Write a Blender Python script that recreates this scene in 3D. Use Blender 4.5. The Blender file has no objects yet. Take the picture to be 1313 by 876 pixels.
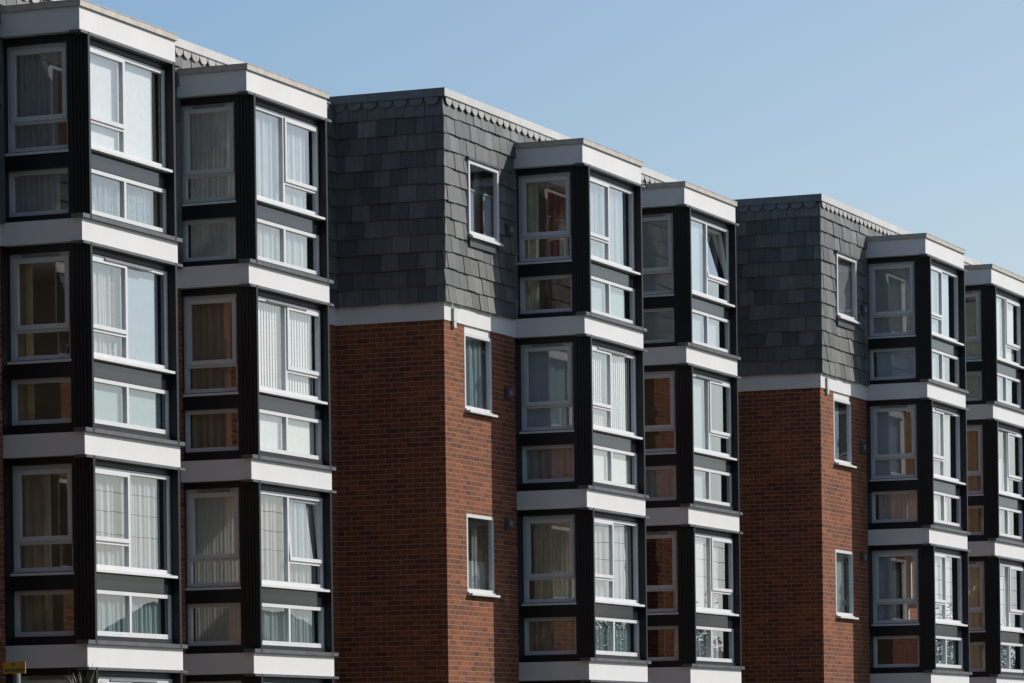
import bpy, bmesh, math, random
from mathutils import Matrix, Vector
random.seed(7)
C = bpy.context.scene.collection
rad = math.radians

# ------------------------------------------------------------------ materials
def nt(name):
    m = bpy.data.materials.new(name); m.use_nodes = True
    t = m.node_tree; t.nodes.clear()
    return m, t
def N(t, kind, **kw):
    n = t.nodes.new(kind)
    for k, v in kw.items():
        if k in ('ins',):
            for i, val in v.items(): n.inputs[i].default_value = val
        else: setattr(n, k, v)
    return n
def L(t, a, ao, b, bi): t.links.new(a.outputs[ao], b.inputs[bi])
def rgba(c): return (c[0], c[1], c[2], 1.0)

def paint(name, col, rough=0.5, var=0.08, scale=3.0, spec=0.5, bump=0.0, streak=1.0, metal=0.0, vcol=None):
    """painted / rendered surface with soft blotches and faint vertical streaks"""
    m, t = nt(name)
    out = N(t, 'ShaderNodeOutputMaterial'); p = N(t, 'ShaderNodeBsdfPrincipled')
    L(t, p, 0, out, 0)
    p.inputs['Roughness'].default_value = rough
    p.inputs['Specular IOR Level'].default_value = spec
    p.inputs['Metallic'].default_value = metal
    tc = N(t, 'ShaderNodeTexCoord'); mp = N(t, 'ShaderNodeMapping')
    mp.inputs['Scale'].default_value = (scale, scale, scale / streak)
    L(t, tc, 'Object', mp, 0)
    no = N(t, 'ShaderNodeTexNoise'); no.inputs['Scale'].default_value = 1.0
    no.inputs['Detail'].default_value = 6; no.inputs['Roughness'].default_value = 0.65
    L(t, mp, 0, no, 'Vector')
    r = N(t, 'ShaderNodeMapRange')
    r.inputs['From Min'].default_value = 0.3; r.inputs['From Max'].default_value = 0.7
    r.inputs['To Min'].default_value = 1 - var; r.inputs['To Max'].default_value = 1 + var
    L(t, no, 0, r, 0)
    mx = N(t, 'ShaderNodeVectorMath', operation='MULTIPLY'); mx.inputs[0].default_value = col
    L(t, r, 0, mx, 1)
    L(t, mx, 0, p, 'Base Color')
    if bump:
        b = N(t, 'ShaderNodeBump'); b.inputs['Strength'].default_value = bump; b.inputs['Distance'].default_value = 0.01
        L(t, no, 0, b, 'Height'); L(t, b, 0, p, 'Normal')
    return m

def brick_mat():
    m, t = nt('red_brick')
    out = N(t, 'ShaderNodeOutputMaterial'); p = N(t, 'ShaderNodeBsdfPrincipled'); L(t, p, 0, out, 0)
    p.inputs['Roughness'].default_value = 0.85; p.inputs['Specular IOR Level'].default_value = 0.25
    g = N(t, 'ShaderNodeNewGeometry'); s = N(t, 'ShaderNodeSeparateXYZ'); L(t, g, 'Position', s, 0)
    ad = N(t, 'ShaderNodeMath', operation='ADD'); L(t, s, 'X', ad, 0); L(t, s, 'Y', ad, 1)
    cb = N(t, 'ShaderNodeCombineXYZ'); L(t, ad, 0, cb, 0); L(t, s, 'Z', cb, 1)
    br = N(t, 'ShaderNodeTexBrick')
    br.offset = 0.5; br.squash = 1.0
    for k, v in {'Scale': 1.0, 'Mortar Size': 0.0055, 'Mortar Smooth': 0.25, 'Bias': 0.0, 'Brick Width': 0.225, 'Row Height': 0.075}.items():
        br.inputs[k].default_value = v
    br.inputs['Color1'].default_value = (0, 0, 0, 1); br.inputs['Color2'].default_value = (1, 1, 1, 1); br.inputs['Mortar'].default_value = (0.5, 0.5, 0.5, 1)
    L(t, cb, 0, br, 'Vector')
    cr = N(t, 'ShaderNodeValToRGB')
    e = cr.color_ramp.elements
    e[0].position = 0.0; e[0].color = (0.098, 0.034, 0.020, 1)
    e[1].position = 1.0; e[1].color = (0.235, 0.077, 0.031, 1)
    x = e.new(0.12); x.color = (0.130, 0.044, 0.022, 1)
    x = e.new(0.5); x.color = (0.158, 0.051, 0.023, 1)
    x = e.new(0.8); x.color = (0.185, 0.059, 0.025, 1)
    L(t, br, 'Color', cr, 0)
    n1 = N(t, 'ShaderNodeTexNoise'); n1.inputs['Scale'].default_value = 0.9; n1.inputs['Detail'].default_value = 5
    L(t, cb, 0, n1, 'Vector')
    r1 = N(t, 'ShaderNodeMapRange')
    for i, v in enumerate((0.3, 0.7, 0.78, 1.2)): r1.inputs[i + 1].default_value = v
    L(t, n1, 0, r1, 0)
    n2 = N(t, 'ShaderNodeTexNoise'); n2.inputs['Scale'].default_value = 28; n2.inputs['Detail'].default_value = 6
    L(t, cb, 0, n2, 'Vector')
    r2 = N(t, 'ShaderNodeMapRange')
    for i, v in enumerate((0.3, 0.7, 0.82, 1.18)): r2.inputs[i + 1].default_value = v
    L(t, n2, 0, r2, 0)
    mm = N(t, 'ShaderNodeMath', operation='MULTIPLY'); L(t, r1, 0, mm, 0); L(t, r2, 0, mm, 1)
    mx = N(t, 'ShaderNodeVectorMath', operation='MULTIPLY'); L(t, cr, 0, mx, 0); L(t, mm, 0, mx, 1)
    mo = N(t, 'ShaderNodeMix', data_type='RGBA'); L(t, br, 'Fac', mo, 0); L(t, mx, 0, mo, 6)
    mo.inputs[7].default_value = (0.285, 0.187, 0.13, 1)
    L(t, mo, 2, p, 'Base Color')
    bm_ = N(t, 'ShaderNodeMath', operation='SUBTRACT'); bm_.inputs[0].default_value = 1.0; L(t, br, 'Fac', bm_, 1)
    ad2 = N(t, 'ShaderNodeMath', operation='MULTIPLY_ADD'); L(t, n2, 0, ad2, 0); ad2.inputs[1].default_value = 0.5; L(t, bm_, 0, ad2, 2)
    b = N(t, 'ShaderNodeBump'); b.inputs['Strength'].default_value = 0.6; b.inputs['Distance'].default_value = 0.006
    L(t, ad2, 0, b, 'Height'); L(t, b, 0, p, 'Normal')
    return m

def slate_mat():
    m, t = nt('welsh_slate')
    out = N(t, 'ShaderNodeOutputMaterial'); p = N(t, 'ShaderNodeBsdfPrincipled'); L(t, p, 0, out, 0)
    p.inputs['Roughness'].default_value = 0.55; p.inputs['Specular IOR Level'].default_value = 0.4
    g = N(t, 'ShaderNodeNewGeometry')
    cr = N(t, 'ShaderNodeValToRGB'); e = cr.color_ramp.elements
    e[0].color = (0.058, 0.062, 0.062, 1); e[1].color = (0.145, 0.146, 0.139, 1)
    x = e.new(0.35); x.color = (0.076, 0.081, 0.083, 1)
    x = e.new(0.6); x.color = (0.097, 0.101, 0.097, 1)
    x = e.new(0.85); x.color = (0.110, 0.111, 0.113, 1)
    L(t, g, 'Random Per Island', cr, 0)
    tc = N(t, 'ShaderNodeTexCoord'); mp = N(t, 'ShaderNodeMapping'); mp.inputs['Scale'].default_value = (14, 14, 2.2)
    L(t, tc, 'Object', mp, 0)
    no = N(t, 'ShaderNodeTexNoise'); no.inputs['Scale'].default_value = 1; no.inputs['Detail'].default_value = 7; no.inputs['Roughness'].default_value = 0.7
    L(t, mp, 0, no, 'Vector')
    r = N(t, 'ShaderNodeMapRange')
    for i, v in enumerate((0.3, 0.7, 0.75, 1.3)): r.inputs[i + 1].default_value = v
    L(t, no, 0, r, 0)
    mx = N(t, 'ShaderNodeVectorMath', operation='MULTIPLY'); L(t, cr, 0, mx, 0); L(t, r, 0, mx, 1)
    L(t, mx, 0, p, 'Base Color')
    b = N(t, 'ShaderNodeBump'); b.inputs['Strength'].default_value = 0.5; b.inputs['Distance'].default_value = 0.006
    L(t, no, 0, b, 'Height'); L(t, b, 0, p, 'Normal')
    return m

def glass_mat(name, tint=(0.87, 0.91, 0.912), wave=0.0, frost=0.0):
    """double glazing: four reflecting surfaces, Schlick, works from both sides"""
    m, t = nt(name)
    out = N(t, 'ShaderNodeOutputMaterial')
    g = N(t, 'ShaderNodeNewGeometry')
    d = N(t, 'ShaderNodeVectorMath', operation='DOT_PRODUCT'); L(t, g, 'Normal', d, 0); L(t, g, 'Incoming', d, 1)
    a = N(t, 'ShaderNodeMath', operation='ABSOLUTE'); L(t, d, 'Value', a, 0)
    om = N(t, 'ShaderNodeMath', operation='SUBTRACT'); om.inputs[0].default_value = 1; L(t, a, 0, om, 1)
    pw = N(t, 'ShaderNodeMath', operation='POWER'); L(t, om, 0, pw, 0); pw.inputs[1].default_value = 5
    r1 = N(t, 'ShaderNodeMath', operation='MULTIPLY_ADD'); L(t, pw, 0, r1, 0); r1.inputs[1].default_value = 0.96; r1.inputs[2].default_value = 0.04
    num = N(t, 'ShaderNodeMath', operation='MULTIPLY'); L(t, r1, 0, num, 0); num.inputs[1].default_value = 4
    den = N(t, 'ShaderNodeMath', operation='MULTIPLY_ADD'); L(t, r1, 0, den, 0); den.inputs[1].default_value = 3; den.inputs[2].default_value = 1
    R = N(t, 'ShaderNodeMath', operation='DIVIDE'); L(t, num, 0, R, 0); L(t, den, 0, R, 1)
    tr = N(t, 'ShaderNodeBsdfTransparent'); tr.inputs[0].default_value = rgba(tint)
    gl = N(t, 'ShaderNodeBsdfGlossy'); gl.inputs['Roughness'].default_value = frost; gl.inputs[0].default_value = (1, 1, 1, 1)
    if wave:
        tc = N(t, 'ShaderNodeTexCoord')
        no = N(t, 'ShaderNodeTexNoise'); no.inputs['Scale'].default_value = 1.6; no.inputs['Detail'].default_value = 1
        L(t, g, 'Position', no, 'Vector')
        b = N(t, 'ShaderNodeBump'); b.inputs['Strength'].default_value = wave; b.inputs['Distance'].default_value = 0.02
        L(t, no, 0, b, 'Height'); L(t, b, 0, gl, 'Normal')
    mx = N(t, 'ShaderNodeMixShader'); L(t, R, 0, mx, 0); L(t, tr, 0, mx, 1); L(t, gl, 0, mx, 2)
    L(t, mx, 0, out, 0)
    return m

def cloth(name, col, through=0.25, clear=0.0, weave=0.06, pattern=0.0):
    """curtain cloth: diffuse + light passing through, nets let part of the view through"""
    m, t = nt(name)
    out = N(t, 'ShaderNodeOutputMaterial')
    tc = N(t, 'ShaderNodeTexCoord')
    no = N(t, 'ShaderNodeTexNoise'); no.inputs['Scale'].default_value = 9; no.inputs['Detail'].default_value = 4
    L(t, tc, 'Object', no, 'Vector')
    r = N(t, 'ShaderNodeMapRange')
    for i, v in enumerate((0.3, 0.7, 1 - weave, 1 + weave)): r.inputs[i + 1].default_value = v
    L(t, no, 0, r, 0)
    mx = N(t, 'ShaderNodeVectorMath', operation='MULTIPLY'); mx.inputs[0].default_value = col; L(t, r, 0, mx, 1)
    d = N(t, 'ShaderNodeBsdfDiffuse'); L(t, mx, 0, d, 0)
    tl = N(t, 'ShaderNodeBsdfTranslucent'); L(t, mx, 0, tl, 0)
    ms = N(t, 'ShaderNodeMixShader'); ms.inputs[0].default_value = through; L(t, d, 0, ms, 1); L(t, tl, 0, ms, 2)
    last = ms
    if clear:
        tp = N(t, 'ShaderNodeBsdfTransparent'); m2 = N(t, 'ShaderNodeMixShader'); m2.inputs[0].default_value = clear
        if pattern:
            vo = N(t, 'ShaderNodeTexVoronoi'); vo.inputs['Scale'].default_value = 16; L(t, tc, 'Object', vo, 'Vector')
            rr = N(t, 'ShaderNodeMapRange')
            for i, v in enumerate((0.1, 0.5, 0.05, clear + pattern)): rr.inputs[i + 1].default_value = v
            L(t, vo, 0, rr, 0); L(t, rr, 0, m2, 0)
        L(t, ms, 0, m2, 1); L(t, tp, 0, m2, 2); last = m2
    L(t, last, 0, out, 0)
    return m

def leaf_mat(name, c1, c2):
    m, t = nt(name)
    out = N(t, 'ShaderNodeOutputMaterial'); p = N(t, 'ShaderNodeBsdfPrincipled'); L(t, p, 0, out, 0)
    p.inputs['Roughness'].default_value = 0.5
    g = N(t, 'ShaderNodeNewGeometry'); cr = N(t, 'ShaderNodeValToRGB')
    cr.color_ramp.elements[0].color = rgba(c1); cr.color_ramp.elements[1].color = rgba(c2)
    L(t, g, 'Random Per Island', cr, 0); L(t, cr, 0, p, 'Base Color')
    return m

M = {}
M['brick'] = brick_mat()
M['slate'] = slate_mat()
M['white'] = paint('white_panel_paint', (0.63, 0.622, 0.612), 0.55, 0.045, 1.6, 0.3, streak=2.0)
M['upvc'] = paint('white_window_frame', (0.60, 0.603, 0.605), 0.4, 0.05, 3, 0.35)
M['black'] = paint('black_cladding_paint', (0.010, 0.011, 0.014), 0.45, 0.25, 4, 0.3, streak=6)
M['spandrel'] = paint('black_gloss_panel', (0.016, 0.017, 0.020), 0.10, 0.3, 2, 0.5, bump=0.03, streak=0.3)
M['lip'] = paint('dark_grey_flashing', (0.075, 0.080, 0.086), 0.45, 0.3, 6, 0.5, bump=0.15)
M['cap'] = paint('weathered_felt_flashing', (0.40, 0.375, 0.34), 0.6, 0.2, 5, 0.3, bump=0.2, metal=0.35)
M['coping'] = paint('pale_zinc_coping', (0.47, 0.47, 0.455), 0.6, 0.12, 3, 0.35)
M['scallop'] = paint('pale_lead_edging', (0.34, 0.34, 0.33), 0.6, 0.25, 8, 0.3)
M['shadelead'] = paint('shade_toned_lead', (0.135, 0.145, 0.155), 0.6, 0.25, 5, 0.3)  # darker copy of the lead, left-side shade put into its colour
M['roof'] = paint('roof_felt', (0.12, 0.12, 0.12), 0.9, 0.2)
M['plaster'] = paint('cream_plaster', (0.52, 0.48, 0.41), 0.9, 0.05)
M['vent'] = paint('vent_cover_grey', (0.06, 0.063, 0.066), 0.5, 0.15)
M['ventpale'] = paint('vent_grille_pale', (0.20, 0.205, 0.21), 0.5, 0.15)
M['overflow'] = paint('overflow_pale_grey', (0.50, 0.50, 0.47), 0.6, 0.15)
M['glass'] = glass_mat('double_glazing', wave=0.022)
M['yellow'] = paint('yellow_sign_plate', (0.50, 0.25, 0.010), 0.4, 0.12, 20)
M['signblack'] = paint('sign_black_print', (0.02, 0.02, 0.02), 0.5, 0.0)
M['galv'] = paint('galvanised_post', (0.07, 0.074, 0.08), 0.6, 0.12, 12)
M['asphalt'] = paint('asphalt', (0.05, 0.05, 0.052), 0.9, 0.2, 6, bump=0.3)
M['paving'] = paint('paving', (0.22, 0.215, 0.20), 0.9, 0.15, 4)
M['kerb'] = paint('kerb_stone', (0.30, 0.29, 0.28), 0.9, 0.12, 6)
M['soil'] = paint('grassy_ground', (0.04, 0.055, 0.022), 0.95, 0.3, 2)
M['line'] = paint('road_paint', (0.75, 0.75, 0.72), 0.7, 0.1)
M['palm'] = leaf_mat('cordyline_leaf', (0.045, 0.055, 0.024), (0.11, 0.12, 0.055))
M['bark'] = paint('bark', (0.10, 0.08, 0.06), 0.95, 0.3, 12, bump=0.5)
M['leaf'] = leaf_mat('tree_leaf', (0.035, 0.06, 0.02), (0.09, 0.13, 0.04))
M['blockerbrick'] = paint('sky_blocker_brick', (0.055, 0.045, 0.04), 0.9, 0.2, 3)  # walls of the added sky-blocking blocks, kept dark against bounce
M['tile'] = paint('clay_roof_tile', (0.16, 0.075, 0.05), 0.85, 0.2, 8)
M['hglass'] = paint('dark_house_glass', (0.03, 0.035, 0.04), 0.08, 0.05)
CL = {
 'white': cloth('white_blind_cloth', (0.84, 0.81, 0.79), 0.15),
 'net': cloth('white_net_cloth', (0.84, 0.85, 0.85), 0.35, 0.18),
 'sheer': cloth('sheer_net_cloth', (0.80, 0.82, 0.83), 0.35, 0.45),
 'lace': cloth('lace_net_cloth', (0.64, 0.73, 0.80), 0.3, 0.15, pattern=0.45),
 'grey': cloth('grey_net_cloth', (0.5, 0.5, 0.5), 0.3, 0.12),
 'greynet': cloth('pale_grey_net_cloth', (0.78, 0.77, 0.73), 0.4, 0.2),
 'blue': cloth('pale_blue_cloth', (0.50, 0.58, 0.66), 0.3),
 'teal': cloth('pale_teal_cloth', (0.50, 0.60, 0.60), 0.3),
 'gold': cloth('gold_curtain_cloth', (0.46, 0.37, 0.21), 0.25),
 'orange': cloth('orange_curtain_cloth', (0.42, 0.19, 0.10), 0.3),
 'red': cloth('rust_red_cloth', (0.24, 0.095, 0.06), 0.2),
 'cream': cloth('cream_curtain_cloth', (0.62, 0.56, 0.42), 0.3),
 'brown': cloth('brown_curtain_cloth', (0.20, 0.13, 0.09), 0.2),
 'tan': cloth('tan_curtain_cloth', (0.42, 0.34, 0.24), 0.25),
}

# ------------------------------------------------------------------ mesh helpers
class MB:
    def __init__(s): s.v = []; s.f = []
    def box(s, x0, x1, y0, y1, z0, z1):
        if x1 <= x0 or y1 <= y0 or z1 <= z0: return s
        b = len(s.v)
        s.v += [(x0,y0,z0),(x1,y0,z0),(x1,y1,z0),(x0,y1,z0),(x0,y0,z1),(x1,y0,z1),(x1,y1,z1),(x0,y1,z1)]
        s.f += [tuple(b+i for i in q) for q in ((0,3,2,1),(4,5,6,7),(0,1,5,4),(1,2,6,5),(2,3,7,6),(3,0,4,7))]
        return s
    def quad(s, *p):
        b = len(s.v); s.v += list(p); s.f.append(tuple(range(b, b+len(p)))); return s
    def prism(s, pts, d):
        """closed outline pts extruded by vector d"""
        b = len(s.v); n = len(pts)
        s.v += list(pts) + [tuple(a+e for a, e in zip(p, d)) for p in pts]
        s.f.append(tuple(b+i for i in range(n))[::-1]); s.f.append(tuple(b+n+i for i in range(n)))
        for i in range(n):
            j = (i+1) % n; s.f.append((b+i, b+j, b+n+j, b+n+i))
        return s
    def mesh(s, name, mat, smooth=False):
        me = bpy.data.meshes.new(name); me.from_pydata(s.v, [], s.f); me.materials.append(mat)
        bm = bmesh.new(); bm.from_mesh(me); bmesh.ops.recalc_face_normals(bm, faces=bm.faces); bm.to_mesh(me); bm.free()
        if smooth:
            for p in me.polygons: p.use_smooth = True
        return me
def put(name, me, parent=None, loc=(0,0,0), rz=0.0):
    o = bpy.data.objects.new(name, me); C.objects.link(o)
    o.location = loc; o.rotation_euler = (0, 0, rz)
    if parent: o.parent = parent
    return o
def tag(o, label=None, cat=None, group=None, kind=None):
    if label: o['label'] = label
    if cat: o['category'] = cat
    if group: o['group'] = group
    if kind: o['kind'] = kind
    return o

# ------------------------------------------------------------------ measured layout (metres, ground z = 0)
PX, PY = 12.8201, -1.7403            # step from one block to the next
TX, TY = 39.7945, 24.0896            # corner of the first block's front wall
W = 2.597                            # bay width
BAYS = (('A', 2.778, 1.155), ('B', 7.652, 1.074))
ZB = [0.16, 2.806, 5.438, 8.088]     # undersides of the white bands
BH = 0.285                           # band height
ZF0, ZF1, ZCT = 10.696, 10.993, 11.067
ZC0, ZC1 = 11.37, 11.485             # coping
BLOCK_L = 12.815
DEPTH = 7.5
ZT = [2.806, 5.438, 8.088, 10.696]   # top of the glazed zone of each storey (bottom row .. top row)

# ---- window meshes, local: x along width, z up, y into the building; frame face at y=0
FR, FD = 0.05, 0.07
def ring(mb, x0, x1, z0, z1, w, y0, y1, wb=None):
    wb = wb or w
    mb.box(x0, x0+w, y0, y1, z0, z1); mb.box(x1-w, x1, y0, y1, z0, z1)
    mb.box(x0+w, x1-w, y0, y1, z1-w, z1); mb.box(x0+w, x1-w, y0, y1, z0, z0+wb)
    return mb
def pane_mesh(w, h): return MB().quad((0,0,0),(w,0,0),(w,0,h),(0,0,h)).mesh('pane', M['glass'])
CACHE = {}
def window(parent, wid, hgt, loc, rz, layout, open_deg=0.0, sill=True, opener='left', vent=False, sill_p=0.105, transom=0.27):
    """layout: 'single', 'double' (two panes), 'bay' (fixed pane beside an opener over a small light), 'side' (opener over a small light)"""
    key = (round(wid,3), round(hgt,3), layout, open_deg, sill, opener, vent, sill_p)
    if key not in CACHE:
        FR = 0.062 if layout == 'side' else 0.053 if layout == 'single' else 0.05; SR = 0.062 if layout == 'side' else 0.052
        f = MB(); ring(f, 0, wid, 0, hgt, FR, 0, FD, 0.06)
        panes = []; sashes = []
        tz = transom * hgt
        mid = wid/2; mw = 0.028
        if layout == 'single': panes.append((FR-.004, wid-FR+.004, .056, hgt-FR+.004, .035))
        elif layout == 'double':
            f.box(mid-mw, mid+mw, .002, FD-.002, .06, hgt-FR)
            panes += [(FR-.004, mid-mw+.004, .056, hgt-FR+.004, .035), (mid-mw-.004+2*mw, wid-FR+.004, .056, hgt-FR+.004, .035)]
        elif layout in ('bay', 'side'):
            if layout == 'bay':
                f.box(mid-mw, mid+mw, .002, FD-.002, .06, hgt-FR)
                a, b = (FR, mid-mw) if opener == 'left' else (mid+mw, wid-FR)
                c, d = (mid+mw, wid-FR) if opener == 'left' else (FR, mid-mw)
                panes.append((c-.004, d+.004, .056, hgt-FR+.004, .035))
            else: a, b = FR, wid-FR
            f.box(a, b, .003, FD-.003, tz-.025, tz+.025)
            panes.append((a-.004, b+.004, .056, tz-.021, .035))
            sashes.append((a-.012, b+.012, tz+.012, hgt-FR+.012))
        CACHE[key] = (f.mesh('window', M['upvc']), [(p, pane_mesh(p[1]-p[0], p[3]-p[2])) for p in panes],
            [(s_, ring(MB(), 0, s_[1]-s_[0], 0, s_[3]-s_[2], SR, -.018, .04).mesh('sash', M['upvc']), pane_mesh(s_[1]-s_[0]-.096, s_[3]-s_[2]-.096)) for s_ in sashes],
            MB().box(-.01, wid+.01, -sill_p, -.001, -.045, -.012).box(0, wid, -.03, -.001, -.012, .012).mesh('sill', M['upvc']) if sill else None,
            MB().box(wid*.22, wid*.78, -.035, -.019, hgt-.05, hgt-.022).mesh('trickle_vent', M['ventpale']) if vent else None)
    fm, pm, sm, sl, tv = CACHE[key]
    w = put('window', fm, parent, loc, rz)
    for p, me in pm: put('pane', me, w, (p[0], p[4], p[2]))
    for s_, me, pme in sm:
        q = put('sash', me, w, (s_[0], 0, s_[2])); a = -rad(open_deg); q.rotation_euler = (a, 0, 0)
        loc2 = Matrix.Rotation(a, 4, 'X') @ Vector((.048, .012, .048))
        g = put('pane', pme, w, (s_[0]+loc2.x, loc2.y, s_[2]+loc2.z)); g.rotation_euler = (a, 0, 0)
    if sl: put('sill', sl, w)
    if tv: put('trickle_vent', tv, w)
    return w

# ---- a bay's black carcass and white bands
def rear_end(D): return D-0.012 if D > 1.1 else D+0.03
def bay_meshes(D):
    blk = MB(); res = {}
    X0, X1, YF = 0.120, W-0.120, -0.05
    FO = 0.05                                     # face width of the front fins
    z_all = list(zip([z+BH for z in ZB], ZT))
    wy0, wy1 = 0.25, rear_end(D)                  # side window along y
    for zb, zt in z_all:
        e = 0.0015
        for sgn in (0, 1):
            def bx(xa, xb, y0, y1, z0, z1):
                if sgn: xa, xb = W-xb, W-xa
                blk.box(xa, xb, y0, y1, z0, z1)
            bx(X0, X0+FO, YF, 0.10, zb+e, zt-e)               # fin at the front corner
            bx(X0, X0+.10, 0.10, wy0, zb+e, zt-e)             # corner post behind it
            k = -0.03
            while k < wy0-.03:                                # ribs of the corner post
                bx(X0-.011, X0, k, k+.024, zb+.01, zt-.01); k += .05
            bx(.0, X0+.11, wy1, D-.001, zb+e, zt-e)       # trim on the wall beside the window
            bx(X0+.004, X0+.11, max(D-.001, wy1), D+.12, zb+e, zt-e)
            bx(X0+.010, X0+.11, wy0, wy1, zt-.088, zt-e)      # head
            bx(X0+.012, X0+.11, wy0, wy1, zt-1.655, zt-1.43)  # rail between the two windows
            bx(X0+.012, X0+.11, wy0, wy1, zb+e, zt-2.235)     # bottom rail
        blk.box(X0+FO, X1-FO, 0.055, 0.15, zt-.105, zt-e)     # front head
        blk.box(X0+FO, X1-FO, 0.030, 0.15, zb+e, zt-2.235)    # front bottom rail
        blk.box(X0+FO, X1-FO, 0.09, 0.15, zt-1.655, zt-1.40)  # backing of the spandrel
    res['bay'] = blk.mesh('bay', M['black'])
    return res
def slab(D, z0, z1): return MB().box(0, W, 0, D+.02, z0, z1).mesh('band', M['white'])
def lip_mesh(D, z, up):
    m = MB()
    if up: m.box(-.06, W+.045, -.05, .12, z, z+.05)
    else: m.box(-.06, W+.045, -.05, .12, z-.036, z-.002)
    return m.mesh('flashing', M['lip'])
CUTAWAY = {}

def scallops(length, pitch, depth, along_y=False):
    m = MB(); n = int(length/pitch)
    for i in range(n):
        c = (i+.5)*pitch; r = pitch*.46
        pts = []
        for k in range(9):
            a = math.pi + math.pi*k/8
            pts.append((c+r*math.cos(a), depth*math.sin(a)))
        pts = [(c-r, .05)] + pts + [(c+r, .05)]
        if along_y: m.prism([(-.075, p[0], ZC0-.005+p[1]-.02) for p in pts], (.015, 0, 0))
        else: m.prism([(p[0], -.075, ZC0-.005+p[1]-.02) for p in pts], (0, .015, 0))
    return m

def slate_wall(rnd):
    m = MB()
    z0, z1 = ZB[3]+BH-.02, ZC0+.02
    H = .25; rows = int(math.ceil((z1-z0)/H))
    def bell(z): return .012*max(0, 1-(z-z0)/.7)**2
    def one(u0, u1, za, zb_, front):
        j = rnd.uniform(-.006, .006); za += rnd.uniform(-.012, .006)
        pb, pt = .060+bell(za)+j, .035+bell(zb_)+j
        t = .010
        if front: P = lambda u, p, z: (u, -p, z)
        else: P = lambda u, p, z: (-p, u, z)
        v = [P(u0,pb,za),P(u1,pb,za),P(u1,pt,zb_),P(u0,pt,zb_),P(u0,pb-t,za),P(u1,pb-t,za),P(u1,pt-t,zb_),P(u0,pt-t,zb_)]
        b = len(m.v); m.v += v
        m.f += [tuple(b+i for i in q) for q in ((0,1,2,3),(0,4,5,1),(1,5,6,2),(3,7,4,0))]
    SW = (.83, 2.03, 9.39, 10.58)        # window hole (x0,x1,z0,z1)
    for r in range(rows):
        za, zb_ = z0+r*H, min(z0+(r+1)*H+.012, z1)
        for front, length in ((True, BLOCK_L), (False, 3.2)):
            u = -.06 + (0 if r % 2 else -.15) + rnd.uniform(-.02, .02)
            while u < length:
                w_ = .30*rnd.choice((1, 1, 1, .93, 1.08)); a, b = u, u+w_-(.012 if front else .007)
                u += w_
                a = max(a, -.06 - (0 if front else 0)); b = min(b, length)
                if b-a < .03: continue
                if front:
                    if any(b > x+.05 and a < x+W-.05 and zb_ < ZCT for _, x, _ in BAYS): continue
                    if b > SW[0] and a < SW[1] and zb_ > SW[2]+.02 and za < SW[3]-.02:
                        if a < SW[0]-.04: one(a, SW[0], za, zb_, True)
                        if b > SW[1]+.04: one(SW[1], b, za, zb_, True)
                        continue
                one(a, b, za, zb_, front)
    # the boarding behind the slates
    for x0, x1 in ((0, .83), (2.03, BAYS[0][1]+.10), (BAYS[0][1]+W-.10, BAYS[1][1]+.10), (BAYS[1][1]+W-.10, BLOCK_L)):
        m.box(x0, x1, -.022, .2, z0+.03, z1)
    m.box(.83, 2.03, -.022, .2, z0+.03, SW[2]); m.box(.83, 2.03, -.022, .2, SW[3], z1)
    for _, x, _ in BAYS: m.box(x+.10, x+W-.10, -.022, .2, ZF0+.02, z1)
    m.box(-.022, .2, .2, DEPTH, z0+.03, z1)
    return m.mesh('slate_wall', M['slate'])

TW = [(.77, 1.83, 1.45, 2.62), (.77, 1.84, 4.10, 5.28), (.77, 1.84, 6.83, 7.985)]      # brick-wall windows
SWIN = (.84, 2.02, 9.44, 10.56)
def brick_wall():
    m = MB(); ztop = ZB[3]
    m.box(0, .28, .0, DEPTH, 0, ztop)
    ax = BAYS[0][1]
    m.box(.28, TW[0][0], 0, .25, 0, ztop); m.box(TW[0][1], ax+.10, 0, .25, 0, ztop)
    zz = [0] + [z for w in TW for z in w[2:]] + [ztop-.001]
    for a, b in zip(zz[0::2], zz[1::2]):
        if b-a > .12: m.box(TW[0][0], TW[0][1], 0, .25, a, b)
    m.box(ax+W-.10, BAYS[1][1]+.10, 0, .25, 0, ztop)
    m.box(BAYS[1][1]+W-.10, BLOCK_L, 0, .25, 0, ztop)
    for _, x, D in BAYS: m.box(x+.12, x+W-.12, -D+.1, 0.2, 0, .15)
    m.box(.28, BLOCK_L, DEPTH-.25, DEPTH, 0, 11.3)
    m.box(BLOCK_L-.2, BLOCK_L, .25, DEPTH-.25, 0, 11.3)
    return m.mesh('brick_wall', M['brick'])
def white_bands():
    z0, z1 = ZB[3]+.002, ZB[3]+BH
    ax, bx_ = BAYS[0][1], BAYS[1][1]
    a = MB().box(-.012, .25, .25, DEPTH, z0, z1).box(-.012, ax-.002, -.012, .25, z0, z1).mesh('white_band', M['white'])
    b = MB().box(ax+W+.002, bx_-.002, -.012, .25, z0, z1).mesh('white_band', M['white'])
    c = MB().box(bx_+W+.002, BLOCK_L, -.012, .25, z0, z1).mesh('white_band', M['white'])
    d = MB().box(TW[2][0]+.004, TW[2][1]-.004, .02, .2, TW[2][3]+.004, z0-.001).mesh('window_infill', M['white'])
    return a, b, c, d
def coping():
    m = MB()
    m.box(-.09, BLOCK_L-.45, -.095, .25, ZC0, ZC1)
    return m.mesh('coping', M['coping'])
COPE_SHADED = MB().box(-.099, -.091, -.098, DEPTH, ZC0-.004, ZC1+.003).box(-.091, .25, .251, DEPTH, ZC0, ZC1).mesh('shaded_coping', M['shadelead'])  # left return of the coping, coloured darker to stand for shade
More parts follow.
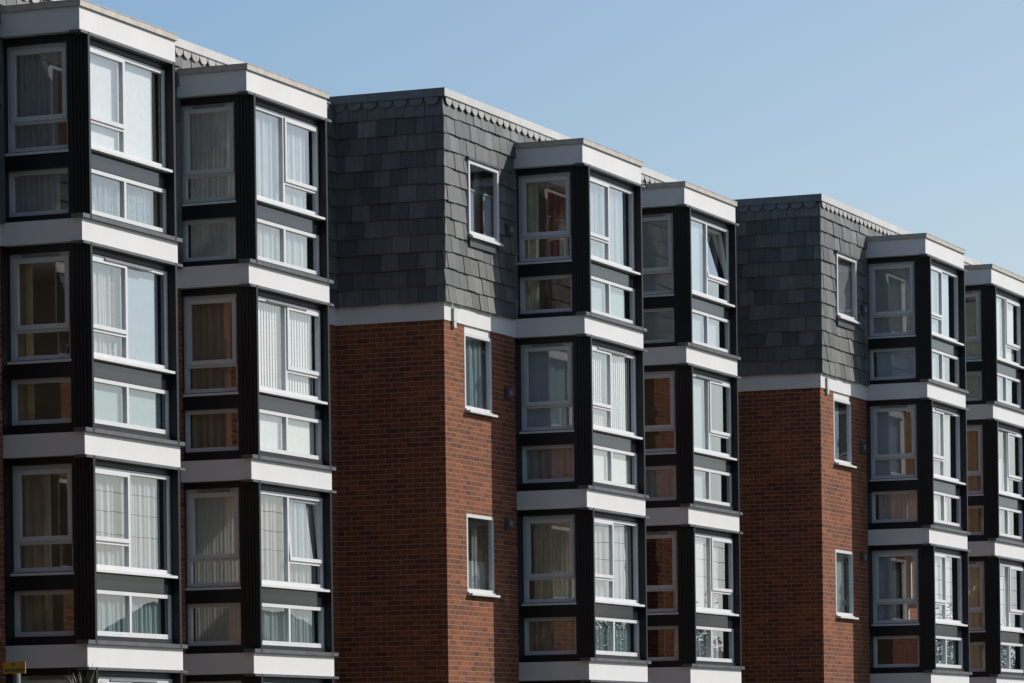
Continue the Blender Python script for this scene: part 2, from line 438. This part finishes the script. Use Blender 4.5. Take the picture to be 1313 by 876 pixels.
def interior():
    m = MB()
    xs = [.285, 2.32, 6.5, BLOCK_L-.21]; yb = 4.2
    for i, x in enumerate(xs[1:3]): m.box(x-.05, x+.05, .256, yb, .1, 11.2)
    m.box(.285, BLOCK_L-.21, yb, yb+.1, .1, 11.2)
    for z in ZB + [ZF0]:
        m.box(.285, BLOCK_L-.205, .256, yb, z+.01, z+BH-.01)
        for _, x, D in BAYS: m.box(x+.13, x+W-.13, -D+.16, .255, z+BH-.002, z+BH+.004) if z < ZF0 else None
    # plaster lining of the front wall
    for a, b in ((.285, TW[0][0]-.02), (TW[0][1]+.02, BAYS[0][1]+.12), (BAYS[0][1]+W-.12, BAYS[1][1]+.12), (BAYS[1][1]+W-.12, BLOCK_L-.21)):
        m.box(a, b, .253, .27, .1, 11.2)
    return m.mesh('interior', M['plaster'])

BM = {k: bay_meshes(D) for k, _, D in BAYS}
SHARED = {}
BRICK, BANDS, COPE, INT = brick_wall(), white_bands(), coping(), interior()
SC1, SC2 = scallops(BLOCK_L-.45, .25, .09).mesh('scalloped_edging', M['scallop']), None
ROOF = MB().box(.25, BLOCK_L-.01, .25, DEPTH, 11.30, 11.40).mesh('roof', M['roof'])
SCL = SC1; SCV = scallops(3.2, .25, .09, True).mesh('scalloped_edging', M['shadelead'])  # left scallops repeat the front ones in the shade-darkened lead
VENT = MB().box(-.10, .10, -.05, 0, -.085, .085).box(-.07, .07, -.062, -.05, -.06, .06).mesh('wall_vent', M['vent'])
VGR = MB().box(-.035, .055, -.075, -.062, -.03, .045).mesh('grille', M['ventpale'])
OVER = MB().box(-.06, .06, -.05, -.013, -.10, .10).box(-.045, .045, -.045, -.004, -.19, -.10).mesh('overflow_pipe', M['overflow'])

OPEN = {(1, 1): 4.0, (3, 3): 8.5}
def build_block(n):
    root = bpy.data.objects.new('apartment_block', None); C.objects.link(root)
    root.location = (TX+n*PX, TY+n*PY, 0)
    put('brick_wall', BRICK, root); [put(me.name.split('.')[0], me, root) for me in BANDS]; put('coping', COPE, root)
    put('interior', INT, root); put('roof', ROOF, root); put('scalloped_edging', SCL, root); put('scalloped_edging', SCV, root); put('shaded_coping', COPE_SHADED, root)
    put('slate_wall', slate_wall(random.Random(20+n)), root)
    for a, b, z0, z1 in TW: window(root, b-a, z1-z0, (a, .004, z0), 0, 'single', sill_p=.09)
    window(root, SWIN[1]-SWIN[0], SWIN[3]-SWIN[2], (SWIN[0], -.075, SWIN[2]), 0, 'single', sill_p=.06)
    sf = MB(); sf.box(.80, 2.06, -.10, -.03, 10.565, 10.60)
    put('flashing_apron', MB().box(.86, 1.92, -.078, -.03, 9.27, 9.39).mesh('flashing_apron', M['lip']), root)
    put('lead_apron', sf.mesh('lead_apron', M['lip']), root)
    for x, y, z in ((2.42, -.045, 9.70), (2.42, 0, 7.2), (2.36, 0, 5.2)):
        v = put('wall_vent', VENT, root, (x, y, z)); put('grille', VGR, v)
    put('overflow_pipe', OVER, root, (.33, 0, 8.19))
    for bi, (k, x, D) in enumerate(BAYS):
        gi = n*2+bi
        b = put('bay', BM[k]['bay'], root, (x, -D, 0))
        for z in ZB:
            kk = ('band', k, z)
            if kk not in SHARED: SHARED[kk] = slab(D, z, z+BH)
            put('band', SHARED[kk], b)
            kk = ('lipu', k, z)
            if kk not in SHARED: SHARED[kk] = lip_mesh(D, z+BH, True)
            put('flashing', SHARED[kk], b)
            if z > 1:
                kk = ('lipd', k, z)
                if kk not in SHARED: SHARED[kk] = lip_mesh(D, z, False)
                put('flashing', SHARED[kk], b)
        if ('fas', k) not in SHARED:
            SHARED[('fas', k)] = MB().box(0, W, 0, D+.02, ZF0, ZF1).mesh('fascia', M['white'])
            SHARED[('cap', k)] = MB().box(-.03, W+.02, -.03, D+.02, ZF1+.001, ZCT).box(-.035, W+.025, -.035, D, ZCT, ZCT+.008).mesh('roof_cap', M['cap'])
            SHARED[('lipf', k)] = lip_mesh(D, ZF0, False)
        put('fascia', SHARED[('fas', k)], b); put('roof_cap', SHARED[('cap', k)], b); put('flashing', SHARED[('lipf', k)], b)
        wy0, wy1 = .25, rear_end(D)
        for r, zt in enumerate(ZT):
            x0, x1 = .17, W-.17
            kk = ('sp', k, r)
            if kk not in SHARED: SHARED[kk] = MB().box(x0+.001, x1-.001, .062, .089, zt-1.653, zt-1.402).mesh('spandrel_panel', M['spandrel'])
            put('spandrel_panel', SHARED[kk], b)
            fy = -D+.07
            window(root, x1-x0, 1.285, (x+x0, fy, zt-1.40), 0, 'bay', OPEN.get((gi, r), 0.0), True, 'left' if k == 'A' else 'right', vent=(r % 2 == 0))
            window(root, x1-x0, .575, (x+x0, fy, zt-2.232), 0, 'double', sill=False)
            # left side faces -x, right side faces +x
            sw = wy1-wy0
            for side in (0, 1):
                X = x+.12+.095 if side == 0 else x+W-.12-.095
                Y = -D+wy1 if side == 0 else -D+wy0
                rz = -math.pi/2 if side == 0 else math.pi/2
                window(root, sw, 1.335, (X, Y, zt-1.428), rz, 'side', 0, True, vent=(r+gi) % 2 == 0, sill_p=.10, transom=.28)
                window(root, sw, .575, (X, Y, zt-2.232), rz, 'single', sill=False)
    return root
labels = ['nearest apartment block cut off by the left edge, roof mostly hidden behind bays',
          'middle apartment block with the large slate-hung corner and red brick end wall',
          'farthest apartment block of brick and slate at the right edge, smallest in view']
blocks = []
for n in range(3):
    blocks.append(tag(build_block(n), labels[n], 'apartment block', 'stepped row of apartment blocks'))
# dark grey upright strip on the slates above the nearest bay
put('dark_strip', MB().box(0, .34, -.075, -.05, 11.07, 11.37).mesh('dark_strip', M['vent']), blocks[0], (3.78, 0, 0))

# ------------------------------------------------------------------ curtains and blinds (each hangs inside its window: a thing of its own)
def curtain_mesh(style, w, h, mat, rnd):
    m = MB()
    if style == 'flat':
        m.quad((0,0,0),(w,0,0),(w,0,h),(0,0,h)); m.box(-.01, w+.01, -.02, .03, h, h+.03)
        return m.mesh('blind', mat)
    if style == 'slats':
        p = .089; x = 0
        while x < w-.02:
            a = rad(rnd.uniform(5, 11)); c, s = math.cos(a)*.046, math.sin(a)*.046
            m.quad((x+.045-c, -s, 0), (x+.045+c, s, 0), (x+.045+c, s, h), (x+.045-c, -s, h)); x += p
        return m.mesh('blind', mat)
    pitch = {'net': .055, 'pleat': .085, 'drape': .14}[style]
    amp = {'net': .014, 'pleat': .026, 'drape': .04}[style]
    nx = max(24, int(w/pitch*8)); nz = 6
    ph = rnd.uniform(0, 6); q = [rnd.uniform(.8, 1.25) for _ in range(200)]
    xs = []; acc = 0
    for i in range(nx+1):
        u = i/nx*w; acc += 2*math.pi*(w/nx)/pitch*q[int(u/pitch) % 200]
        xs.append((u, acc))
    b = 0
    for j in range(nz+1):
        zz = h*j/nz; k = 1-.35*j/nz
        for u, a in xs:
            y = amp*k*math.sin(a+ph) + .5*amp*math.sin(a*.37+ph*2+.6*j/nz)
            m.v.append((u+.3*amp*math.cos(a+ph), y, zz))
    for j in range(nz):
        for i in range(nx):
            a = j*(nx+1)+i; m.f.append((a, a+1, a+nx+2, a+nx+1))
    me = bpy.data.meshes.new('curtain'); me.from_pydata(m.v, [], m.f); me.materials.append(mat)
    for p_ in me.polygons: p_.use_smooth = True
    return me
ORD = ['nearest bay', 'second bay from left', 'third bay from left', 'fourth bay from left', 'fifth bay from left', 'sixth bay from left']
ROW = {3: 'top-row', 2: 'middle-row', 1: 'lower-row', 0: 'bottom-row'}
def hang(gi, row, side, style, cloth_, u0, u1, t0, t1, desc):
    """u as seen from outside, 0 left .. 1 right; t measured down from the head of the glazed zone"""
    n, bi = divmod(gi, 2); k, x, D = BAYS[bi]
    ox, oy = TX+n*PX+x, TY+n*PY-D
    zt = ZT[row]; h = t1-t0
    rnd = random.Random(gi*100+row*10+len(desc)+int(u0*7))
    kind = 'blind' if style in ('flat', 'slats') else 'curtain'
    if side == 'front':
        a, b = .16, W-.16; X = ox+a+(b-a)*u0; w = (b-a)*(u1-u0)
        o = put(kind, curtain_mesh(style, w, h, CL[cloth_], rnd), None, (X, oy+(.165 if kind == 'blind' else .20), zt-t1))
    else:
        a, b = .25, D-.03; w = (b-a)*(u1-u0)
        Y = oy+b-(b-a)*u0
        o = put(kind, curtain_mesh(style, w, h, CL[cloth_], rnd), None, (ox+(.31 if kind == 'blind' else .345), Y, zt-t1), -math.pi/2)
    where = 'front window' if side == 'front' else 'shaded side window'
    tag(o, f'{desc} in {ROW[row]} {where}, {ORD[gi]}', kind, 'curtains and blinds in the bay windows')
F, S = 'front', 'side'
T0, T1, TM = .07, 2.27, 1.50
CAT = [
 # first bay
 (0,3,F,'flat','white',.0,.9,T0,TM,'flat white roller blind'), (0,3,F,'drape','tan',.91,1,T0,T1,'narrow tan curtain edge'),
 (0,3,F,'net','lace',.0,.97,TM+.05,T1,'patterned lace net'), (0,3,S,'pleat','grey',.0,.72,T0,T1,'striped grey curtain'), (0,3,S,'drape','orange',.74,1,T0,1.45,'orange drape'),
 (0,2,F,'pleat','net',.12,.40,T0,1.5,'white net drawn left'), (0,2,F,'flat','blue',.42,.95,T0,1.5,'pale blue flat blind'), (0,2,F,'flat','teal',.0,1,1.6,T1,'pale teal half blind'),
 (0,2,S,'drape','gold',.0,.26,T0,T1,'gold drape'),
 (0,1,F,'pleat','net',.0,1,T0,1.48,'white pleated net'), (0,1,F,'pleat','teal',.0,1,1.56,T1,'pale teal curtain'),
 (0,1,S,'drape','tan',.0,.5,T0,T1,'tan drape'),
 (0,0,F,'pleat','net',.0,.9,T0,T1,'white pleated net'), (0,0,S,'drape','brown',.3,1,T0,T1,'brown drape'),
 # second bay
 (1,3,F,'pleat','net',.0,.92,T0,T1,'white pleated net'), (1,3,S,'pleat','greynet',.0,1,T0,T1,'long grey pleated net'),
 (1,2,F,'slats','white',.0,1,T0,1.5,'white vertical slat blind'), (1,2,F,'flat','white',.0,1,1.58,T1,'plain white half blind'), (1,2,S,'drape','tan',.0,.72,T0,T1,'long tan drape'),
 (1,1,F,'pleat','sheer',.0,1,T0,1.5,'loose sheer net'), (1,1,F,'pleat','teal',.0,1,1.56,T1,'pale teal curtain'), (1,1,S,'net','greynet',.0,.88,T0,T1,'tightly pleated pale net'),
 (1,0,F,'pleat','net',.0,.9,T0,T1,'white pleated net'), (1,0,S,'drape','grey',.0,1,T0,T1,'grey drape'),
 # third bay
 (2,3,F,'pleat','sheer',.0,1,T0,1.5,'loose sheer net'), (2,3,F,'flat','teal',.0,.9,1.58,T1,'pale teal half blind'), (2,3,S,'drape','cream',.0,.30,T0,T1,'cream drape'), (2,3,S,'drape','red',.36,1,.3,T1,'rust red drape'),
 (2,2,F,'slats','white',.0,1,T0,1.5,'white vertical slat blind'), (2,2,F,'flat','white',.0,1,1.58,T1,'plain white half blind'), (2,2,S,'slats','blue',.0,.86,T0,1.5,'pale blue slat blind'), (2,2,S,'drape','grey',.0,1,1.55,T1,'short grey curtain'),
 (2,1,F,'pleat','net',.0,1,T0,1.5,'white pleated net'), (2,1,F,'net','teal',.0,1,1.56,T1,'pale teal net'), (2,1,S,'pleat','cream',.12,.80,T0,1.5,'cream pleated curtain'), (2,1,S,'drape','tan',.0,1,1.52,T1,'short tan curtain'),
 # fourth bay
 (3,3,F,'flat','blue',.0,.5,T0,1.5,'pale blue flat blind'), (3,3,F,'flat','blue',.0,.8,1.58,T1,'pale blue half blind'), (3,3,S,'slats','grey',.0,1,T0,T1,'grey vertical slat blind'),
 (3,2,F,'flat','blue',.0,.46,T0,T1,'pale blue flat blind'), (3,2,F,'drape','grey',.55,.72,T0,1.5,'bunched grey curtain'), (3,2,S,'pleat','brown',.0,1,T0,1.5,'brown pleated curtain'), (3,2,S,'drape','grey',.1,1,1.55,T1,'short grey curtain'),
 (3,1,F,'flat','white',.0,.46,T0,1.5,'flat white blind'), (3,1,F,'drape','white',.5,.8,T0,1.5,'white gathered curtain'), (3,1,F,'drape','teal',.0,.44,1.56,T1,'pale teal curtain'), (3,1,F,'drape','white',.52,.78,1.56,T1,'short white curtain'), (3,1,S,'drape','cream',.85,1,T0,T1,'narrow cream drape'),
 # fifth bay
 (4,3,F,'flat','blue',.0,.85,T0,1.5,'pale blue flat blind'), (4,3,F,'flat','blue',.0,.72,1.58,T1,'pale blue half blind'), (4,3,S,'flat','grey',.0,1,T0,1.5,'plain grey blind'), (4,3,S,'flat','blue',.1,1,1.55,T1,'short blue-grey blind'),
 (4,2,F,'slats','white',.0,.82,T0,1.5,'white vertical slat blind'), (4,2,F,'flat','white',.0,.72,1.58,T1,'plain white half blind'), (4,2,S,'slats','blue',.05,.5,T0,1.5,'pale blue slat blind'), (4,2,S,'pleat','tan',.5,1,T0,1.5,'tan pleated curtain'), (4,2,S,'pleat','greynet',.1,1,1.55,T1,'short pale pleated net'),
 (4,1,F,'flat','white',.0,.78,T0,1.5,'flat white blind'), (4,1,F,'pleat','teal',.0,1,1.56,T1,'pale teal curtain'), (4,1,S,'drape','blue',.05,.45,T0,1.5,'pale blue drape'), (4,1,S,'pleat','brown',.3,1,1.55,T1,'short brown curtain'),
 # sixth bay
 (5,3,F,'flat','white',.0,.92,T0,1.5,'flat white blind'), (5,3,F,'flat','blue',.0,.8,1.58,T1,'pale blue half blind'), (5,3,S,'slats','cream',.0,1,.3,T1,'cream vertical slat blind'),
 (5,2,F,'pleat','gold',.0,.6,T0,.75,'gold top curtain'), (5,2,F,'flat','white',.0,.7,.75,1.5,'white cafe blind'), (5,2,F,'flat','teal',.0,.7,1.58,T1,'pale teal half blind'), (5,2,S,'drape','gold',.3,1,T0,T1,'gold drape'),
 (5,1,F,'flat','white',.0,.7,.4,1.5,'white half-drawn blind'), (5,1,F,'drape','teal',.1,.8,1.56,T1,'pale teal curtain'), (5,1,S,'drape','cream',.0,1,T0,T1,'cream drape'),
]
for a in CAT: hang(*a)
def small(n, win, style, cloth_, u0, u1, v0, v1, desc, where):
    a, b, z0, z1 = win; rnd = random.Random(len(desc)+n)
    w = (b-a)*(u1-u0); y = .16 if win is not SWIN else .03
    kind = 'blind' if style in ('flat', 'slats') else 'curtain'
    o = put(kind, curtain_mesh(style, w, (z1-z0)*(v1-v0), CL[cloth_], rnd), None, (TX+n*PX+a+(b-a)*u0, TY+n*PY+y, z0+(z1-z0)*v0))
    tag(o, f'{desc} in {where}', kind, 'curtains and blinds in the wall windows')
small(1, SWIN, 'flat', 'blue', .0, .36, 0, .62, 'left pale blue half blind', 'slate wall window of the middle block')
small(1, SWIN, 'flat', 'blue', .68, 1, 0, .62, 'right pale blue half blind', 'slate wall window of the middle block')
small(1, TW[2], 'drape', 'teal', 0, 1, 0, 1, 'dull teal curtain', 'upper brick wall window of the middle block')
small(1, TW[1], 'pleat', 'sheer', 0, 1, 0, .42, 'short sheer cafe net', 'lower brick wall window of the middle block')
small(2, SWIN, 'flat', 'grey', 0, 1, 0, 1, 'plain grey blind', 'slate wall window of the farthest block')
small(2, TW[2], 'flat', 'blue', 0, .75, 0, 1, 'pale blue blind', 'upper brick wall window of the farthest block')
small(2, TW[1], 'flat', 'teal', 0, 1, 0, 1, 'dull teal blind', 'lower brick wall window of the farthest block')

# ------------------------------------------------------------------ ground, road and pavement
def sheet(name, x0, x1, y0, y1, z, mat):
    return tag(put(name, MB().quad((x0,y0,z),(x1,y0,z),(x1,y1,z),(x0,y1,z)).mesh(name, mat)), kind='structure')
sheet('ground', -1500, 3000, -2000, 2500, 0, M['soil'])
sheet('road', -200, 600, 5.5, 12.5, .004, M['asphalt'])
def kerbed(name, y0, y1, ky):
    tag(put(name, MB().box(-200, 600, y0, y1, 0, .12).mesh(name, M['paving'])), kind='structure')
    tag(put('kerb', MB().box(-200, 600, ky, ky+.14, 0, .13).mesh('kerb', M['kerb'])), kind='structure')
kerbed('pavement', 12.66, 14.6, 12.51)
kerbed('pavement', -1.2, 5.34, 5.35)
mk = MB()
for i in range(60): mk.quad((-20+i*6, 8.95, .008), (-16+i*6, 8.95, .008), (-16+i*6, 9.05, .008), (-20+i*6, 9.05, .008))
tag(put('road_markings', mk.mesh('road_markings', M['line'])), kind='structure')

# ------------------------------------------------------------------ yellow notice on a post, spiky plant
def tube(mb, p, r, n=14):
    """rings along points p with radii r"""
    b = len(mb.v)
    for (x, y, z), rr in zip(p, r):
        for k in range(n):
            a = 2*math.pi*k/n; mb.v.append((x+rr*math.cos(a), y+rr*math.sin(a), z))
    for j in range(len(p)-1):
        for k in range(n):
            mb.f.append((b+j*n+k, b+j*n+(k+1) % n, b+(j+1)*n+(k+1) % n, b+(j+1)*n+k))
    mb.f.append(tuple(b+(len(p)-1)*n+k for k in range(n)))
    return mb

sg = bpy.data.objects.new('street_notice', None); C.objects.link(sg); sg.location = (40.5, 22.80, 0)
pl = put('plate', MB().box(-.008, .004, -.15, .15, 2.685, 2.825).mesh('plate', M['yellow']), sg)
pr = MB()
pr.prism([(-.0095, .012+.017*math.cos(2*math.pi*k/12), 2.798+.015*math.sin(2*math.pi*k/12)) for k in range(12)], (.0012, 0, 0))
rr = random.Random(3); u = -.125
while u < .12:
    w_ = rr.uniform(.006, .016); pr.box(-.0095, -.0083, u, u+w_, 2.708, 2.742); u += w_+.008
put('print', pr.mesh('print', M['signblack']), pl)
put('post', tube(MB(), [(.055, .0, 0), (.055, .0, 2.69)], [.045, .045]).mesh('post', M['galv'], True), sg)
tag(sg, 'small yellow notice plate on a grey metal post before the nearest bay', 'notice')

def leaf_blade(mb, base, az, el, ln, wd, droop):
    """narrow arching blade of four segments"""
    p = Vector(base); d = Vector((math.cos(az)*math.cos(el), math.sin(az)*math.cos(el), math.sin(el)))
    side = Vector((-math.sin(az), math.cos(az), 0)); prev = None; n = 5
    for i in range(n+1):
        k = i/n; w_ = wd*(.55+.9*k*(1-k)*2)*(1-k**3)+.001
        a, b = p-side*w_, p+side*w_
        ia = len(mb.v); mb.v += [tuple(a), tuple(b)]
        if prev is not None: mb.f.append((prev, prev+1, ia+1, ia))
        prev = ia
        p = p+d*(ln/n); d = (d+Vector((0, 0, -droop/n))).normalized()
pt = bpy.data.objects.new('cordyline_plant', None); C.objects.link(pt); pt.location = (40.5, 21.84, 0)
put('trunk', tube(MB(), [(0,0,0),(.02,0,.8),(0,.02,1.6),(.0,.0,2.1)], [.07,.06,.05,.04]).mesh('trunk', M['bark'], True), pt)
cm = MB(); rr = random.Random(11)
for i in range(260):
    leaf_blade(cm, (rr.uniform(-.02,.02), rr.uniform(-.02,.02), rr.uniform(2.0, 2.22)), rr.uniform(0, 6.283), 1.5-1.5*rr.random()**1.6, rr.uniform(.45, .60), .015, rr.uniform(.3, 1.2))
put('crown', cm.mesh('crown', M['palm']), pt)
tag(pt, 'spiky green plant whose leaf tips rise in front of the nearest bay', 'plant')

# ------------------------------------------------------------------ across the street: what the front windows mirror
def tree(x, y, h, r, seed):
    rd = random.Random(seed)
    root = bpy.data.objects.new('street_tree', None); C.objects.link(root); root.location = (x, y, 0)
    tm = MB(); tube(tm, [(0,0,0),(.05,0,h*.3),(-.05,.05,h*.6),(0,0,h*.9)], [.2,.16,.1,.03], 10)
    tips = []
    for i in range(16):
        z = h*rd.uniform(.35, .8); a = rd.uniform(0, 6.283); ln = r*rd.uniform(.6, 1)
        e = (math.cos(a)*ln, math.sin(a)*ln, z+ln*.5); tips.append(e)
        tube(tm, [(0,0,z),(e[0]*.5,e[1]*.5,z+ln*.18),e], [.06,.04,.012], 6)
    put('trunk', tm.mesh('trunk', M['bark'], True), root)
    lm = MB()
    for i in range(7000):
        c = rd.choice(tips); q = Vector((rd.gauss(c[0], r*.22), rd.gauss(c[1], r*.22), rd.gauss(c[2], r*.2)))
        s_ = rd.uniform(.05, .10); n1 = Vector((rd.uniform(-1,1), rd.uniform(-1,1), rd.uniform(-1,1))).normalized(); n2 = n1.orthogonal().normalized()
        lm.quad(tuple(q-n1*s_), tuple(q-n2*s_*.5), tuple(q+n1*s_), tuple(q+n2*s_*.5))
    put('crown', lm.mesh('crown', M['leaf']), root)
    return root
def house(x, y, w, d, h, rh):
    root = bpy.data.objects.new('terraced_house', None); C.objects.link(root); root.location = (x, y, 0)
    wl = put('wall', MB().box(0, w, -d, 0, 0, h).mesh('wall', M['brick']), root)
    rf = put('roof', MB().prism([(0-.0, .35, h), (0, -d-.35, h), (0, -d/2, h+rh)], (w, 0, 0)).mesh('roof', M['tile']), root)
    ch = put('chimney', MB().box(w*.42, w*.58, -d/2-.3, -d/2+.3, h+rh-.3, h+rh+1.1).mesh('chimney', M['brick']), rf)
    for wx in (.12, .58):
        for wz in (.9, 3.6):
            f = put('window', ring(MB(), 0, w*.28, 0, 1.4, .07, 0, .05).mesh('window', M['upvc']), root, (w*wx, .002, wz))
            put('pane', MB().quad((.06,.03,.06),(w*.28-.06,.03,.06),(w*.28-.06,.03,1.34),(.06,.03,1.34)).mesh('pane', M['hglass']), f)
    return root
hl = ['terraced brick house across the street, mirrored in the lower front windows',
      'second terraced brick house across the street with a clay tile roof',
      'third terraced brick house across the street, farthest from the blocks']
for i in range(3): tag(house(118+i*17, -11, 11, 8, 5.0, 2.2), hl[i], 'house', 'houses across the street')
TR = [(104, -5, 4.6, 1.6), (114, -5, 5.0, 1.8), (131.5, -5, 7.2, 2.2), (151, -5, 7.4, 2.3), (168, -4, 7.6, 2.3), (186, -6, 9.0, 2.8)]
tl = ['small leafy tree opposite the blocks before the terraced houses', 'leafy street tree beside the first terraced house', 'round leafy tree in the gap between terraced houses',
      'tall leafy tree behind the gap of the terraced houses', 'leafy tree past the last terraced house', 'tallest leafy tree far along the street']
for i, (x, y, h, r) in enumerate(TR): tag(tree(x, y, h, r, 40+i), tl[i], 'tree', 'trees across the street')

def add_sky_blocker(x0, x1, y0, y1, h, label):  # adds an unseen block that cuts sky light on left-facing walls
    root = bpy.data.objects.new('sky_blocker', None); C.objects.link(root); root.location = (x0, y0, 0)
    w_, d_ = x1-x0, y1-y0
    put('wall', MB().box(0, w_, 0, d_, 0, h).mesh('wall', M['blockerbrick']), root)
    put('parapet', MB().box(-.1, w_+.1, -.1, d_+.1, h, h+.5).mesh('parapet', M['lip']), root)
    for k in range(int(h/2.9)-1):
        for j in range(int(d_/6)):
            f = put('window', ring(MB(), 0, 2.0, 0, 1.3, .07, 0, .05).mesh('window', M['upvc']), root, (w_+.052, 2+j*6, 1.0+k*2.9), math.pi/2)
            put('pane', MB().quad((.06,.03,.06),(1.94,.03,.06),(1.94,.03,1.24),(.06,.03,1.24)).mesh('pane', M['hglass']), f)
    tag(root, label, 'apartment block', 'added sky blockers')
add_sky_blocker(4, 22, 18, 44, 26, 'added unseen tall block before the stepped row, cutting its sky light')
add_sky_blocker(-34, -14, -14, 14, 26, 'added unseen tall block behind the viewpoint, cutting sky light')
add_sky_blocker(-6, 26, -24, -7, 15, 'added unseen lower long block across the street, cutting sky light')
def cable(y, z, label):
    pts = []
    for i in range(61):
        k = i/60; m_ = (k*2) % 1
        pts.append((60+100*k, y, z-1.6*m_*(1-m_)))
    mb = MB(); n = 6
    for x, yy, zz in pts:
        for q in range(n):
            a = 2*math.pi*q/n; mb.v.append((x, yy+(.009*math.cos(a)), zz+.009*math.sin(a)))
    for j in range(60):
        for q in range(n): mb.f.append((j*n+q, j*n+(q+1) % n, (j+1)*n+(q+1) % n, (j+1)*n+q))
    tag(put('overhead_cable', mb.mesh('overhead_cable', M['signblack'])), label, 'cable', 'cables over the far pavement')
cable(2.0, 8.6, 'topmost thin black overhead cable mirrored in the lower-row front windows')
cable(2.1, 8.1, 'second thin black overhead cable, just below the topmost one')
cable(1.9, 7.6, 'lowest thin black overhead cable of the three on the poles')
pl_ = [tag(put('utility_pole', tube(MB(), [(0,0,0),(0,0,8.9)], [.14,.10]).mesh('utility_pole', M['bark'], True), None, (60+50*i, 1.8, 0)), l, 'pole', 'poles carrying the cables') for i, l in enumerate(
    ('wooden pole at the near end of the overhead cables', 'wooden pole in the middle of the overhead cables', 'wooden pole at the far end of the overhead cables'))]
# ------------------------------------------------------------------ daylight
sun_dir = Vector((.935, -1.0, .89)).normalized()          # towards the sun
w = bpy.data.worlds.new('World'); bpy.context.scene.world = w; w.use_nodes = True
t = w.node_tree; t.nodes.clear()
wo = N(t, 'ShaderNodeOutputWorld'); bg = N(t, 'ShaderNodeBackground'); sk = N(t, 'ShaderNodeTexSky')
sk.sky_type = 'NISHITA'; sk.sun_disc = False
sk.sun_elevation = math.asin(sun_dir.z); sk.sun_rotation = math.atan2(sun_dir.x, sun_dir.y)
sk.altitude = 0; sk.air_density = 1.1; sk.dust_density = 0.8; sk.ozone_density = 3.8
# pale haze towards the horizon
tcw = N(t, 'ShaderNodeTexCoord'); sp = N(t, 'ShaderNodeSeparateXYZ'); L(t, tcw, 'Generated', sp, 0)
mr = N(t, 'ShaderNodeMapRange', interpolation_type='SMOOTHSTEP'); L(t, sp, 'Z', mr, 0)
for i, v in enumerate((0.0, 0.17, 0.92, 0.0)): mr.inputs[i + 1].default_value = v
hz = N(t, 'ShaderNodeMix', data_type='RGBA'); L(t, mr, 0, hz, 0); L(t, sk, 0, hz, 6); hz.inputs[7].default_value = (4.2, 5.15, 6.1, 1)
# the sky whitens on the sun's side
dt = N(t, 'ShaderNodeVectorMath', operation='DOT_PRODUCT'); L(t, tcw, 'Generated', dt, 0); dt.inputs[1].default_value = Vector((sun_dir.x, sun_dir.y, 0)).normalized()
m2 = N(t, 'ShaderNodeMapRange'); L(t, dt, 'Value', m2, 0)
for i, v in enumerate((0.27, 0.56, 0.0, 1.0)): m2.inputs[i + 1].default_value = v
vm = N(t, 'ShaderNodeVectorMath', operation='SCALE'); vm.inputs[0].default_value = (0.95, 0.52, 0.06); L(t, m2, 0, vm, 'Scale')
va = N(t, 'ShaderNodeVectorMath', operation='ADD'); L(t, hz, 2, va, 0); L(t, vm, 0, va, 1)
L(t, va, 0, bg, 0); L(t, bg, 0, wo, 0); bg.inputs['Strength'].default_value = 0.086
sun = bpy.data.lights.new('sun', 'SUN'); sun.energy = 3.3; sun.angle = rad(0.5); sun.color = (1.0, 0.95, 0.88)
so = bpy.data.objects.new('sun', sun); C.objects.link(so)
so.rotation_euler = sun_dir.to_track_quat('Z', 'Y').to_euler(); so.location = (60, -20, 40)

# ------------------------------------------------------------------ camera (level, long lens with vertical shift, slight roll)
cam = bpy.data.cameras.new('camera'); co = bpy.data.objects.new('camera', cam); C.objects.link(co)
cam.sensor_width = 36; cam.sensor_fit = 'HORIZONTAL'; cam.lens = 4977.9/1313*36
cam.shift_y = 540.2/1313; cam.shift_x = 0
cam.clip_start = 0.5; cam.clip_end = 6000
co.matrix_world = Matrix.Translation((0, 0, 1.55)) @ Matrix.Rotation(rad(22.094-90), 4, 'Z') @ Matrix.Rotation(rad(90), 4, 'X') @ Matrix.Rotation(rad(-0.7404), 4, 'Z')
sc = bpy.context.scene; sc.camera = co
sc.view_settings.view_transform = 'Standard'; sc.view_settings.look = 'None'; sc.view_settings.gamma = 1; sc.view_settings.exposure = 0.5
sc.render.engine = 'CYCLES'
sc.cycles.use_denoising = True
sc.cycles.max_bounces = 10; sc.cycles.transparent_max_bounces = 24; sc.cycles.diffuse_bounces = 4; sc.cycles.glossy_bounces = 4
sc.cycles.sample_clamp_indirect = 4
